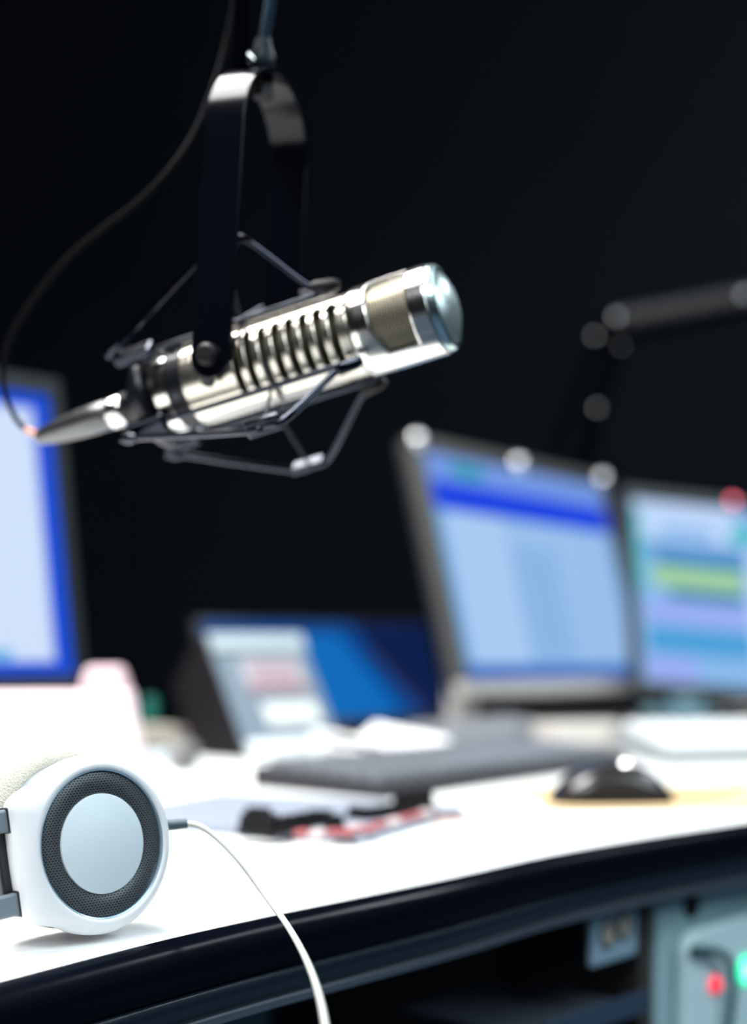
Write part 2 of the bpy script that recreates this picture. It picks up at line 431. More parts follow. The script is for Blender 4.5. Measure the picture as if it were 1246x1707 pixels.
# ------------------------------------------------------------------ monitors
def monitor(name, label, bl, wd, ht, ax, tilt, roll, screen, bez, bezel_mat, side=0.0, domes=(), group=None, neck_mat=None, neck_a=0.3, bottom_mat=None, base_z=DESK, base_back=0.10):
    """bl: bottom left corner; ax: direction of the lower edge; tilt: lean back; screen: list of (u0,v0,u1,v1,material), v from the top"""
    ax = ax.normalized(); back = Vector((-ax.y, ax.x, 0))
    up = (UP*math.cos(tilt)+back*math.sin(tilt)).normalized()
    nb = up.cross(ax)*-1   # points backwards
    if nb.dot(back) < 0: nb = -nb
    R = Matrix.Rotation(roll, 3, nb); ax = R @ ax; up = R @ up
    at = lambda u, v, d=0.0: bl+ax*(u*wd)+up*((1-v)*ht)+nb*d
    foot = at(neck_a, 1)+back*base_back; foot.z = base_z
    root = thing(name, label, 'monitor', foot, group)
    bx, bt, bb = bez[0]/wd, bez[1]/ht, bez[2]/ht
    def strip(u0, v0, u1, v1, nm, m):
        bm = new(); c = at((u0+u1)/2, (v0+v1)/2, 0.008)
        box(bm, c, ax, up, nb, (u1-u0)*wd/2, (v1-v0)*ht/2, 0.010)
        return bm
    bm = new()
    for (u0, v0, u1, v1) in ((0, 0, 1, bt), (0, bt, bx, 1-bb), (1-bx, bt, 1, 1-bb)):
        box(bm, at((u0+u1)/2, (v0+v1)/2, 0.008), ax, up, nb, (u1-u0)*wd/2, (v1-v0)*ht/2, 0.010)
    link('bezel', bm, bezel_mat, root, smooth=0, bevel=0.0015)
    bm = new(); box(bm, at(0.5, 1-bb/2, 0.008), ax, up, nb, wd/2, bb*ht/2, 0.010)
    link('lower_bezel', bm, bottom_mat or bezel_mat, root, smooth=0, bevel=0.0015)
    bm = new(); box(bm, at(0.5, 0.5, 0.024), ax, up, nb, wd/2-0.002, ht/2-0.002, 0.008); box(bm, at(0.5, 0.55, 0.04), ax, up, nb, wd*0.3, ht*0.3, 0.012)
    link('back_cover', bm, m_darkp, root, smooth=0, bevel=0.003)
    # screen: a flat panel with the picture's regions as faces
    mats = []; bm = new()
    iu = lambda u: bx+u*(1-2*bx); iv = lambda v: bt+v*(1-bt-bb)
    for k, (u0, v0, u1, v1, m) in enumerate(screen):
        if m not in mats: mats.append(m)
        d = 0.004-0.00015*k
        f = bm.faces.new([bm.verts.new(at(iu(uu), iv(vv), d)) for uu, vv in ((u0, v0), (u0, v1), (u1, v1), (u1, v0))])
        f.material_index = mats.index(m)
    # a screen must face the room, not the wall
    for f in bm.faces:
        f.normal_update()
    me_o = link('screen', bm, mats, root, smooth=0)
    # stand
    nk = neck_mat or m_bezel_light
    top = at(neck_a, 0.75, 0.05); low = foot+UP*0.012
    midp = at(neck_a, 1.0, 0.05)
    bm = new(); box(bm, (midp+low)/2+UP*0.015, Vector((ax.x, ax.y, 0)).normalized(), back, UP, 0.026, 0.012, (midp.z-low.z)/2+0.014)
    link('stand_neck', bm, nk, root, smooth=0, bevel=0.006)
    bm = new(); lathe(bm, foot, UP, [(0, 0), (0.066, 0), (0.068, 0.004), (0.062, 0.010), (0.03, 0.013), (0, 0.013)], 40)
    link('stand_base', bm, nk, root)
    for (u, v, r, m, nm) in domes:
        bm = new(); lathe(bm, at(u, v, -0.002), -nb, [(0, 0.55*r), (0.35*r, 0.52*r), (0.65*r, 0.42*r), (0.88*r, 0.25*r), (r, 0), (r, -0.002)], 24)
        link(nm, bm, m, root)
    return root

wex_ = Vector((0.97, 0.24, 0)).normalized(); wey_ = Vector((-wex_.y, wex_.x, 0))
g_light = glow('screen_pale_blue', (152, 190, 234)); g_lav = glow('screen_lavender', (112, 150, 226)); g_dk = glow('screen_royal_blue', (0, 60, 224))
g_mid = glow('screen_mid_blue', (118, 172, 222)); g_low = glow('screen_deep_blue', (10, 84, 184)); g_teal = glow('screen_teal', (0, 150, 165))
g_rim = glow('screen_sky_blue', (110, 170, 225)); g_row = glow('screen_pale_rows', (140, 182, 228)); g_left = glow('screen_pale_left', (168, 200, 240))
scrA = [(0, 0, 1, 1, g_rim), (0.0, 0, 1, 0.12, g_lav), (0.14, 0.03, 0.3, 0.09, g_teal), (0.02, 0.12, 1, 0.25, g_dk), (0.05, 0.26, 0.97, 0.93, g_light),
        (0.05, 0.26, 0.34, 0.93, g_left), (0.36, 0.38, 0.62, 0.93, g_row), (0.0, 0.94, 1, 1, g_low)]
for i in range(9): scrA.append((0.40, 0.40+i*0.055, 0.58, 0.415+i*0.055, g_mid))
blA = P(776, 1158, 1.87); eA = Vector((0.616, 0.788, 0))
monitor('monitor', 'widescreen monitor showing a pale blue page under a royal blue title bar, behind black keyboard', blA, 0.548, 0.374, eA,
        math.radians(14.5), math.radians(0.8), scrA, (0.016, 0.020, 0.020), m_bezel,
        domes=((0.02, 0.02, 0.013, m_glint, 'glint_dome'), (0.50, 0.03, 0.014, m_glint, 'glint_dome_mid'), (0.99, 0.02, 0.014, m_glint, 'glint_dome')),  # shallow polished domes added on the bezel to make bright glints
        neck_a=0.19, bottom_mat=m_bezel_light, group=None, base_back=0.11)
# right monitor
g1 = glow('screen_cloud', (190, 214, 250)); g2 = glow('screen_steel', (104, 158, 214)); g3 = glow('screen_petrol', (36, 128, 190)); g4 = glow('screen_lime', (160, 208, 152))
g5 = glow('screen_dark_teal', (0, 108, 150)); g6 = glow('screen_violet', (150, 170, 242)); g7 = glow('screen_azure', (66, 156, 214)); g8 = glow('screen_haze', (132, 182, 232)); g9 = glow('screen_mint', (70, 190, 200))
scrB = [(0, 0, 1, 1, g8), (0, 0, 0.40, 0.22, g1), (0.10, 0.13, 0.30, 0.20, g8), (0, 0.22, 1, 0.30, g2), (0.08, 0.29, 1, 0.36, g3), (0.06, 0.36, 0.40, 0.475, g4), (0.12, 0.485, 0.40, 0.54, g5),
        (0.03, 0.56, 0.41, 0.68, g6), (0.03, 0.70, 0.44, 0.84, g7), (0.0, 0.05, 0.03, 0.5, g9), (0.36, 0.10, 0.47, 0.20, g9), (0.42, 0.22, 0.50, 1.0, g1), (0.02, 0.86, 0.2, 0.99, g6)]
blB = P(1062, 1147, 2.16)
eB = Vector((0.96, 0.26, 0))
monitor('monitor', 'monitor cut by the right frame edge showing green, teal and violet audio tracks', blB, 0.505, 0.345, eB,
        math.radians(18.0), math.radians(4.8), scrB, (0.013, 0.018, 0.014), mat('dark_grey_bezel', (0.03, 0.034, 0.036), 0.45, spec=0.3),
        domes=((0.388, 0.01, 0.006, mat('pink_red_led', (0.95, 0.12, 0.2), 0.3, emit=3.0), 'red_light'),), neck_a=0.25, neck_mat=mat('pale_blue_stand', (0.45, 0.78, 0.90), 0.4), base_back=0.11, base_z=DESK+0.018)
# left monitor
h1 = glow('screen_ice', (206, 224, 250)); h2 = glow('screen_cobalt', (0, 74, 214)); h3 = glow('screen_periwinkle', (170, 190, 246)); h4 = glow('screen_aqua', (110, 180, 230))
h5 = glow('screen_ice_rows', (196, 219, 250))
wC, hC = 0.505, 0.346
brC = P(146, 1141, 1.52)
blC = brC-E*wC
scrC = [(0, 0, 1, 1, h2), (0.0, 0.05, 0.955, 0.955, h3), (0.0, 0.07, 0.945, 0.945, h1)]
for i in range(12): scrC.append((0.5, 0.2+i*0.06, 0.75, 0.215+i*0.06, h5))
scrC.append((0.74, 0.91, 0.84, 0.95, h4))
monitor('monitor', 'large monitor at the left frame edge with a pale page bordered in bright blue', blC, wC, hC, E, math.radians(9), 0.0, scrC, (0.014, 0.019, 0.012), m_bezel_dark,
        neck_a=0.5, base_back=0.06)
bm = new()

rz = on_desk(822, 1214)
bm = new(); box(bm, rz+wex_*0.42+wey_*0.075+UP*0.009, wex_, wey_, UP, 0.42, 0.075, 0.009)
tag(link('riser_shelf', bm, mat('taupe_shelf', (0.07, 0.06, 0.055), 0.6), smooth=0, bevel=0.002, origin=rz+wex_*0.42), 'low taupe riser shelf under the right hand monitor', 'shelf')
# small dark blue display behind the talkback unit
pl = D(0.985, 0.80, 0.0)
def bpt(px, b, z):
    q = D(0, b); r = (px-623)/F
    # point on the line b = const seen in column px
    s = (r*q.y-q.x)/(E.x-r*E.y)
    p = q+E*s; p.z = DESK+z
    return p
b0, b1 = 0.85, 0.893
bl_, br_ = bpt(372, b0, 0.030), bpt(744, b0, 0.030)
tl_ = bl_+M*(b1-b0); tl_.z = DESK+0.166
dspl = thing('touch_display', 'low wide deep blue display leaning back between the talkback unit and the centre monitor', 'display', Vector(((bl_.x+br_.x)/2, (bl_.y+br_.y)/2, DESK))+M*0.03)
upv = (tl_-bl_); hT = upv.length; upv.normalize(); wT = (br_-bl_).length; nbk = upv.cross(E); nbk = nbk if nbk.dot(M) > 0 else -nbk
bm = new(); box(bm, bl_+E*wT/2+upv*hT/2+nbk*0.009, E, upv, nbk, wT/2+0.006, hT/2+0.006, 0.008); link('housing', bm, m_darkp, dspl, smooth=0, bevel=0.003)
k1, k2, k3, k4 = glow('display_blue', (0, 104, 186)), glow('display_deep_blue', (0, 66, 138)), glow('display_navy', (0, 26, 74)), glow('display_dusk', (40, 34, 62))
bm = new()
def q(poly, m_i, d):
    f = bm.faces.new([bm.verts.new(bl_+E*(u*wT)+upv*(v*hT)+nbk*d) for u, v in poly]); f.material_index = m_i
q([(0, 0), (1, 0), (1, 1), (0, 1)], 2, 0.0)
q([(0, 0), (0.90, 0), (0.64, 0.93), (0, 0.93)], 0, -0.0003)
q([(0, 0.88), (0.65, 0.88), (0.62, 1), (0, 1)], 1, -0.0006)
q([(0.78, 0.0), (0.90, 0), (0.64, 0.95), (0.54, 0.95)], 1, -0.0009)
q([(0.90, 0.0), (0.935, 0), (0.71, 0.75), (0.67, 0.75)], 3, -0.0012)
link('screen', bm, [k1, k2, k3, k4], dspl, smooth=0)
for s in (0.15, 0.70):
    p = bl_+E*wT*s+nbk*0.03; z = p.z
    bm = new(); box(bm, Vector((p.x, p.y, DESK+0.03)), E, M, UP, 0.02, 0.018, 0.03); link('foot', bm, m_darkp, dspl, smooth=0)

# ------------------------------------------------------------------ talkback unit (sloping face, dark sides)
g0 = on_desk(415, 1268); L = 0.158
un = thing('talkback_unit', 'wedge shaped desk unit with black sides, pale grey sloping face, red display and white label', 'intercom', g0+E*L/2+M*0.06)
ft = g0+M*0.080+UP*0.146
sidep = [g0, ft, g0+M*0.135+UP*0.145, g0+M*0.185+UP*0.085, g0+M*0.17]
sidep = [g0, ft, g0+M*0.100+UP*0.139, g0+M*0.142+UP*0.085, g0+M*0.10]
bm = new(); prism(bm, sidep, E, L); link('case', bm, mat('aubergine_black_case', (0.009, 0.007, 0.009), 0.7, spec=0.2), un, smooth=0, bevel=0.003)
fu = (ft-g0); fh = fu.length; fu.normalize(); fn = E.cross(fu); fn = fn if fn.dot(N) > 0 else -fn
def face_box(u0, v0, u1, v1, d0, d1, nm, m, bev=0.001):
    bm = new(); box(bm, g0+E*(L*(u0+u1)/2)+fu*(fh*(v0+v1)/2)+fn*((d0+d1)/2), E, fu, fn, L*(u1-u0)/2, fh*(v1-v0)/2, (d1-d0)/2)
    return link(nm, bm, m, un, smooth=0, bevel=bev)
face_box(0.0, 0.0, 1, 1, 0.0002, 0.004, 'face_plate', mat('steel_blue_face', (0.11, 0.15, 0.19), 0.5))
face_box(0.0, 0.86, 1.0, 1.0, 0.004, 0.008, 'top_strip', mat('pale_grey_strip', (0.30, 0.36, 0.38), 0.5))
face_box(0.22, 0.56, 0.86, 0.79, 0.004, 0.0065, 'display', mat('grey_window', (0.30, 0.30, 0.34), 0.4))
rd = glow('red_digits_lit', (225, 110, 120), 0.7)
bm = new()
for vv, hh_ in ((0.735, 0.0016), (0.675, 0.0016), (0.612, 0.0020)):
    box(bm, g0+E*(L*0.54)+fu*(fh*vv)+fn*0.0069, E, fu, fn, L*0.26, hh_, 0.0004)
link('lit_bars', bm, rd, un, smooth=0)
face_box(0.20, 0.535, 0.88, 0.555, 0.004, 0.006, 'red_line', mat('red_trim', (0.45, 0.09, 0.10), 0.5))
face_box(0.30, 0.245, 0.88, 0.43, 0.004, 0.006, 'label_plate', mat('white_label', (0.52, 0.54, 0.52), 0.6))
face_box(0.0, 0.0, 1.0, 0.12, 0.004, 0.012, 'base_strip', mat('white_strip', (0.66, 0.70, 0.71), 0.5))

# ------------------------------------------------------------------ black keyboard
def keyboard(root, corner, ex, ey, wd, dp, thick, slope, mb, mk, cols, rows):
    """corner: near corner; ex along the long side, ey away along the short side"""
    n = ex.cross(ey).normalized(); n = n if n.z > 0 else -n
    bm = new(); prism(bm, [corner, corner+ey*dp, corner+ey*dp+UP*(thick+slope), corner+UP*thick], ex, wd)
    link('case', bm, mb, root, smooth=0, bevel=0.003)
    sd = (ey*dp+UP*slope).normalized(); kn = ex.cross(sd); kn = kn if kn.z > 0 else -kn
    pitch_x = (wd-0.016)/cols; pitch_y = (dp-0.02)/rows
    first = None
    for j in range(rows):
        i = 0
        while i < cols:
            span = 1
            if j == 0 and 4 <= i < 9: span = 5
            elif (i in (0,) or i == cols-5) and j in (1, 2): span = 2
            span = min(span, cols-i)
            c = corner+UP*thick+ex*(0.008+pitch_x*(i+span/2))+sd*(0.01+pitch_y*(j+0.5))+kn*0.0035
            bm = new(); hx, hy = pitch_x*span/2-0.0020, pitch_y/2-0.0022
            lo = [c+ex*(sx*hx)+sd*(sy*hy)-kn*0.0034 for sx, sy in ((-1, -1), (1, -1), (1, 1), (-1, 1))]
            hi = [c+ex*(sx*(hx-0.002))+sd*(sy*(hy-0.002))+kn*0.0036 for sx, sy in ((-1, -1), (1, -1), (1, 1), (-1, 1))]
            a = [bm.verts.new(p) for p in lo]; b = [bm.verts.new(p) for p in hi]
            bm.faces.new(a[::-1]); bm.faces.new(b)
            for k in range(4): bm.faces.new((a[k], a[(k+1) % 4], b[(k+1) % 4], b[k]))
            link('key', bm, mk, root, smooth=0)
            i += span
kc = on_desk(640, 1334); kex = (on_desk(930, 1293)-kc).normalized(); key_y = Vector((-kex.y, kex.x, 0))
kb = thing('keyboard', 'black computer keyboard with grey keys lying across the desk in front of the monitors', 'keyboard', kc+kex*0.22+key_y*0.08)
keyboard(kb, kc, kex, key_y, 0.43, 0.165, 0.014, 0.007, m_kbody, m_keys, 18, 6)
k2 = on_desk(770, 1262)
kg = thing('keypad_console', 'grey console with rows of small keys behind the black keyboard below the centre monitor', 'console', k2+kex*0.13+key_y*0.05)
keyboard(kg, k2, kex, key_y, 0.25, 0.105, 0.018, 0.014, mat('console_grey_body', (0.10, 0.105, 0.115), 0.5), mat('pale_grey_key', (0.24, 0.25, 0.27), 0.45), 12, 5)
# white keyboard far right
wc = on_desk(1112, 1276); wex = Vector((0.97, 0.24, 0)).normalized(); wey = Vector((-wex.y, wex.x, 0))
wk = thing('keyboard', 'white keyboard with white keys at the right edge beneath the audio track monitor', 'keyboard', wc+wex*0.15+wey*0.07)
keyboard(wk, wc, wex, wey, 0.40, 0.15, 0.016, 0.022, m_wbody, m_wkeys, 16, 5)

# ------------------------------------------------------------------ mouse on a pad
mp = on_desk(1034, 1349)
mx = Vector((1, 0.06, 0)).normalized(); my = Vector((-0.06, 1, 0)).normalized()
pad0 = on_desk(1040, 1334)
bm = new(); rounded(bm, pad0+mx*0.045+my*0.01+UP*0.0006, mx, my, UP, 0.125, 0.085, 0.012, 0.0022)
tag(link('mouse_pad', bm, mat('tan_pad', (0.72, 0.52, 0.27), 0.8), smooth=0, origin=pad0), 'thin pale tan mouse pad under the black mouse', 'mouse pad')
ms = thing('computer_mouse', 'black computer mouse with a glossy top on the tan pad', 'mouse', mp+my*0.035+UP*0.003)
bm = new()
nu, nv = 24, 12
Lm, Wm, Hm = 0.052, 0.031, 0.033
grid = []
for i in range(nu+1):
    x = -1+2*i/nu
    hgt = Hm*(max(0.0, 1-abs((x-0.12)/(1.12 if x < 0.12 else 0.90))**2.6))**0.75
    wid = Wm*(1-abs(x)**4*0.35)
    row = []
    for j in range(nv+1):
        a = math.pi*j/nv
        yy = math.cos(a); zz = math.sin(a)
        row.append(bm.verts.new(ms.location+mx*(x*Lm)+my*(math.copysign(abs(yy)**0.7, yy)*wid)+UP*(max(0.0006, hgt*zz**0.6 if zz > 1e-6 else 0))))
    grid.append(row)
for i in range(nu):
    for j in range(nv): bm.faces.new((grid[i][j], grid[i+1][j], grid[i+1][j+1], grid[i][j+1]))
bmesh.ops.holes_fill(bm, edges=[e for e in bm.edges if e.is_boundary])
link('mouse_body', bm, mat('mouse_black', (0.016, 0.013, 0.012), 0.28, coat=0.4), ms, smooth=60)
bm = new(); lathe(bm, ms.location+mx*0.012-my*0.004+UP*(Hm-0.006), mx, [(0, -0.004), (0.008, -0.004), (0.010, 0), (0.008, 0.004), (0, 0.004)], 20)
link('scroll_wheel_glint', bm, m_glint, ms)  # wheel enlarged in polished metal to give the mouse its bright highlight
bm = new(); rings_tube(bm, spline([ms.location+mx*0.05+UP*0.008+my*0.0, ms.location+mx*0.08+UP*0.002+my*0.02, ms.location+mx*0.14+my*0.09+UP*0.002, ms.location+mx*0.18+my*0.2+UP*0.002]), 0.0015, 8)
link('mouse_cord', bm, m_rubber, ms)

# ------------------------------------------------------------------ low mixer with knobs
xc = on_desk(602, 1409); ex_ = (on_desk(772, 1358)-xc).normalized(); ey_ = Vector((-ex_.y, ex_.x, 0))
mixL, mixW, mixH = 0.19, 0.235, 0.007
mx_ = thing('mixing_panel', 'low grey audio mixing panel with black knobs and red buttons in front of the keyboard', 'mixer', xc+ex_*0.09+ey_*0.08)
bm = new(); box(bm, xc+ex_*mixL/2+ey_*mixW/2+UP*mixH/2, ex_, ey_, UP, mixL/2, mixW/2, mixH/2)
link('panel', bm, m_mixer, mx_, smooth=0, bevel=0.002)
m_btnw = mat('white_button', (0.6, 0.5, 0.5), 0.5)
def knob(px, py, r=0.007, h=0.011):
    c = on_desk(px, py, mixH); bm = new(); lathe(bm, c, UP, [(r*1.1, 0), (r*1.1, h*0.25), (r*0.85, h*0.3), (r*0.75, h), (0, h)], 16)
    link('knob', bm, m_rubber, mx_)
def button(px, py, m):
    c = on_desk(px, py, mixH); bm = new(); box(bm, c+UP*0.002, ex_, ey_, UP, 0.0065, 0.0045, 0.002); link('button', bm, m, mx_, smooth=0, bevel=0.0008)
for i, (px, py) in enumerate(((505, 1398), (530, 1399), (556, 1397), (580, 1397), (592, 1389), (612, 1392), (632, 1385), (655, 1379), (672, 1374), (692, 1369), (710, 1364))):
    button(px, py-5, m_red if i % 3 != 1 else m_btnw)
for px, py in ((412, 1389), (430, 1390), (446, 1391), (415, 1379), (434, 1380), (452, 1382), (422, 1370), (440, 1371), (468, 1388), (484, 1384), (505, 1380), (525, 1376), (542, 1376), (560, 1384)): knob(px, py, 0.0072, 0.011)
for px, py in ((592, 1364), (612, 1366), (632, 1364), (650, 1360)): knob(px, py, 0.0072, 0.009)
for px, py in ((668, 1358), (690, 1355), (711, 1352)): knob(px, py, 0.0072, 0.018)
pts = [on_desk(728, 1374)+UP*0.004, on_desk(760, 1369)+UP*0.002, on_desk(800, 1368)+UP*0.0018, on_desk(850, 1364)+UP*0.0018]
bm = new(); rings_tube(bm, spline(pts, 6), 0.0016, 8)
tag(link('signal_cable', bm, mat('rust_cable', (0.40, 0.12, 0.05), 0.6)), 'short thin rust coloured cable lying right of the mixing panel', 'cable')

# ------------------------------------------------------------------ papers and odds behind the keyboard
pc = on_desk(636, 1264)
ps = thing('paper_stack', 'bright white curled stack of papers behind the black keyboard', 'papers', pc)
for k, (rot, dz) in enumerate(((0.70, 0.0), (0.78, 0.006), (0.86, 0.012))):
    bm = new(); ax_ = Vector((math.cos(rot), math.sin(rot), 0)); ay_ = Vector((-ax_.y, ax_.x, 0))
    rows = []
    for i in range(9):
        u = -1+i/4; rows.append([bm.verts.new(pc+ax_*(u*0.058)+ay_*(v*0.060)+UP*(0.0005+dz+0.010*k*(u*u)*(0.3 if v < 0 else 1)+t)) for v in (-1, 1) for t in (0, 0.005)])
    for r0, r1 in zip(rows[:-1], rows[1:]):
        for a_, b_ in ((0, 1), (1, 3), (3, 2), (2, 0)): bm.faces.new((r0[a_], r0[b_], r1[b_], r1[a_]))
    bm.faces.new([rows[0][i] for i in (0, 1, 3, 2)]); bm.faces.new([rows[-1][i] for i in (0, 2, 3, 1)])
    link('sheaf', bm, m_paper, ps, smooth=30)
pc = on_desk(1003, 1258)
bm = new(); box(bm, pc+UP*0.018+wey*0.05, wex, wey, UP, 0.055, 0.05, 0.018)
tag(link('white_box', bm, mat('white_card', (0.50, 0.47, 0.43), 0.7), smooth=0, bevel=0.003, origin=pc), 'small flat white cardboard box behind the black mouse', 'box')
# desk organiser at left
oc = P(196, 1300, 1.30); oc.z = DESK
og = thing('desk_organiser', 'pinkish white plastic desk organiser with a raised corner below the left monitor', 'organiser', oc-E*0.1+M*0.05)
g = Vector((1, 0.10, 0)).normalized(); gm = Vector((-0.10, 1, 0)).normalized()
def zat(py, d): return EYE+(HY-py)/F*d-DESK
r0 = P(232, 1300, 1.30); r0.z = DESK
def gp(px, py, d=1.30): return P(px, py, d)
body = [gp(-110, 1158), gp(150, 1156), gp(215, 1152), gp(240, 1300)]
body[0] = gp(-110, 1158); body.append(Vector((gp(240, 1300).x+0.002, 1.30, DESK))); body.append(Vector((gp(-110, 1300).x, 1.30, DESK)))
bm = new(); prism(bm, body, gm, 0.075); link('tray_body', bm, m_pinkw, og, smooth=0, bevel=0.004)
fin = [gp(128, 1156), gp(140, 1112), gp(200, 1112), gp(216, 1160)]
bm = new(); prism(bm, [p+gm*0.01 for p in fin], gm, 0.05); link('raised_corner', bm, mat('rose_white_plastic', (0.66, 0.48, 0.52), 0.5), og, smooth=0, bevel=0.004)
# beige pad and small things behind
pc = on_desk(262, 1276)
bm = new(); box(bm, pc+UP*0.008+M*0.03, E, M, UP, 0.045, 0.03, 0.008)
tag(link('notepad', bm, mat('bluish_white_pad', (0.55, 0.60, 0.66), 0.7), smooth=0, bevel=0.002, origin=pc), 'pale bluish notepad left of the wedge shaped talkback unit', 'notepad')
bm = new(); box(bm, pc+UP*0.030+M*0.035, E, M, UP, 0.040, 0.024, 0.0135)
tag(link('cardboard_box', bm, mat('beige_box', (0.30, 0.27, 0.22), 0.7), smooth=0, bevel=0.003, origin=pc+UP*0.017), 'small beige box on top of the bluish notepad', 'box')
pc = on_desk(306, 1286)
bm = new(); lathe(bm, pc+UP*0.0175, (N+E*0.2), [(0.010, -0.009), (0.017, -0.009), (0.017, 0.009), (0.010, 0.009)], 32, closed=True)
tag(link('tape_roll', bm, mat('grey_tape', (0.20, 0.20, 0.19), 0.4), origin=pc), 'small grey tape roll standing at the left foot of the talkback unit', 'tape roll')
gb = P(250, 1204, 1.71)
bt = thing('marker_bottle', 'small green bottle standing behind the beige box', 'bottle', Vector((gb.x, gb.y, DESK)))
zz = gb.z-DESK
bm = new(); lathe(bm, bt.location, UP, [(0, 0), (0.013, 0), (0.014, 0.003), (0.014, zz-0.004), (0.009, zz), (0, zz)], 24); link('bottle_body', bm, mat('dark_green_body', (0.01, 0.05, 0.05), 0.4), bt)
bm = new(); lathe(bm, bt.location, UP, [(0.0095, zz-0.001), (0.0105, zz), (0.0095, zz+0.028), (0.007, zz+0.032), (0, zz+0.032)], 24); link('bottle_cap', bm, mat('green_cap', (0.0, 0.10, 0.075), 0.4), bt)

# ------------------------------------------------------------------ headphones
cn = Vector((0.73, -0.67, 0.13)).normalized()
cu = Vector((0, 0, 1)).cross(cn).normalized()       # to the right in the face plane
cu = cu if cu.dot(E) > 0 else -cu
cv = cn.cross(cu).normalized(); cv = cv if cv.z > 0 else -cv
cc = P(173, 1406, 0.652)
hang = math.radians(184)     # direction of the headband arms in the face plane
hp = thing('headphones', 'white over-ear headphones with a silver disc and dark mesh ring at the desk edge', 'headphones', Vector((cc.x, cc.y, DESK)))
def shell_r(r, s, th):
    r *= 1000
    wgt = min(1, max(0, (r-38.5)/4.0))
    ph = abs((th-hang+math.pi) % (2*math.pi)-math.pi)
    a = math.radians(30); b = math.radians(56)
    if ph < a: t = 43.6/math.cos(ph)
    elif ph < b:
        k = (ph-a)/(b-a); k = k*k*(3-2*k); t = 43.6/math.cos(a)*(1-k)+42.6*k
    else: t = 42.6
    return r*(1+(t/42.6-1)*wgt)/1000
def cup(c, n, u, v, tagged):
    S = lambda prof: [(a*mm, b*mm) for a, b in prof]
    bm = new(); lathe(bm, c, n, S([(35.0, -2.0), (35.2, 0.3), (36.3, 0.9), (38.0, 0.7), (40.0, -0.6), (41.6, -2.8), (42.4, -5.5), (42.6, -9), (42.3, -13), (41.4, -17), (39.5, -20), (36, -22), (20, -22)]), 128, u, v, shell_r)
    sh = link('ear_cup_shell', bm, m_white, hp, smooth=60)
    bm = new(); lathe(bm, c, n, S([(34.3, -1.5), (34.4, 0.0), (35.0, 0.35), (35.3, 0.0), (35.3, -1.5)]), 96, u, v)
    sub('trim_ring', bm, m_groove, sh, hp)
    # mesh ring as an annulus with its own plane coordinates
    bm = new(); lathe(bm, Vector((0, 0, 0)), Z3, S([(23.6, -1.3), (24.2, -0.75), (29, -0.45), (33.6, -0.75), (34.4, -1.4)]), 96, X3, Y3)
    me = bpy.data.meshes.new('speaker_mesh'); bm.to_mesh(me); bm.free(); me.materials.append(m_hpmesh)
    for p in me.polygons: p.use_smooth = True
    ob = bpy.data.objects.new('speaker_mesh', me); C.collection.objects.link(ob); ob.parent = hp
    mtx = Matrix((u, v, n)).transposed().to_4x4(); mtx.translation = c-hp.location
    ob.matrix_basis = mtx
    bm = new(); lathe(bm, c, n, S([(0, 0.35), (22.8, 0.2), (23.5, -0.2), (23.7, -1.5)]), 96, u, v)
    link('centre_disc', bm, m_silver, hp, smooth=30)
    # inner grey housing and pad
    bm = new(); lathe(bm, c, n, S([(30, -21), (39.2, -21), (40.2, -23), (40.2, -25), (38, -26.5), (30, -26.5)]), 96, u, v, closed=True)
    link('inner_housing', bm, m_greyp, hp, smooth=40)
    bm = new(); lathe(bm, c+v*0.0042, n, S([(26, -27)]+[(34.5+9.5*math.cos(math.radians(a)), -33+8*math.sin(math.radians(a))) for a in range(90, -271, -20)][0:]+[(26, -27)]), 96, u, v)
    link('ear_pad', bm, m_fabric, hp, smooth=60)
    # hinge: two grey arms and a dark block between
    hd = u*math.cos(hang)+v*math.sin(hang); hv = n.cross(hd).normalized()
    hv = hv if hv.z > 0 else -hv
    for s in (18.5, -19.5):
        bm = new(); box(bm, c+hd*0.062+hv*(s*mm)-n*0.0115, hd, hv, n, 0.024, 0.0052, 0.0024)
        link('headband_arm', bm, m_greyp, hp, smooth=0, bevel=0.0012)
        bm = new(); box(bm, c+hd*0.0425+hv*(s*mm)-n*0.0115, hd, hv, n, 0.0016, 0.0060, 0.0034)
        link('arm_socket', bm, m_darkp, hp, smooth=0, bevel=0.0008)
    bm = new(); box(bm, c+hd*0.0445-hv*0.001-n*0.0195, hd, hv, n, 0.0028, 0.020, 0.0045)
    link('hinge_block', bm, m_darkp, hp, smooth=0, bevel=0.001)
    return hd, hv
hd, hv = cup(cc, cn, cu, cv, True)
cup2 = cc-cn*0.19; cup2.z = cc.z
n2 = -Vector((cn.x, cn.y, -0.05)).normalized()
u2 = -cu; v2 = n2.cross(u2).normalized()
v2 = v2 if v2.z > 0 else -v2
hang_keep = hang; hang = math.radians(-4)
hd2, hv2 = cup(cup2, n2, u2, v2, False)
hang = hang_keep
# headband: padded strip from arm to arm
pA = cc+hd*0.080-cn*0.0115-hv*0.001; pB = cup2+hd2*0.080-n2*0.0115-hv2*0.001
mid = (pA+pB)/2+hd*0.085
path = spline([pA, pA+hd*0.03+(-cn)*0.006, pA+hd*0.065-cn*0.032, mid, pB+hd2*0.065-n2*0.032, pB+hd2*0.03-n2*0.006, pB], 8)
bm = new(); rows = []
for i, p in enumerate(path):
    t = (path[min(i+1, len(path)-1)]-path[max(i-1, 0)]).normalized()
    side_ = hv; out_ = t.cross(side_).normalized()
    rows.append([bm.verts.new(p+side_*(a*0.024)+out_*(b*0.004)) for a, b in ((-1, -1), (1, -1), (1, 1), (-1, 1))])
for r0_, r1_ in zip(rows[:-1], rows[1:]):
    for k in range(4): bm.faces.new((r0_[k], r0_[(k+1) % 4], r1_[(k+1) % 4], r1_[k]))
bm.faces.new(rows[0]); bm.faces.new(rows[-1][::-1])
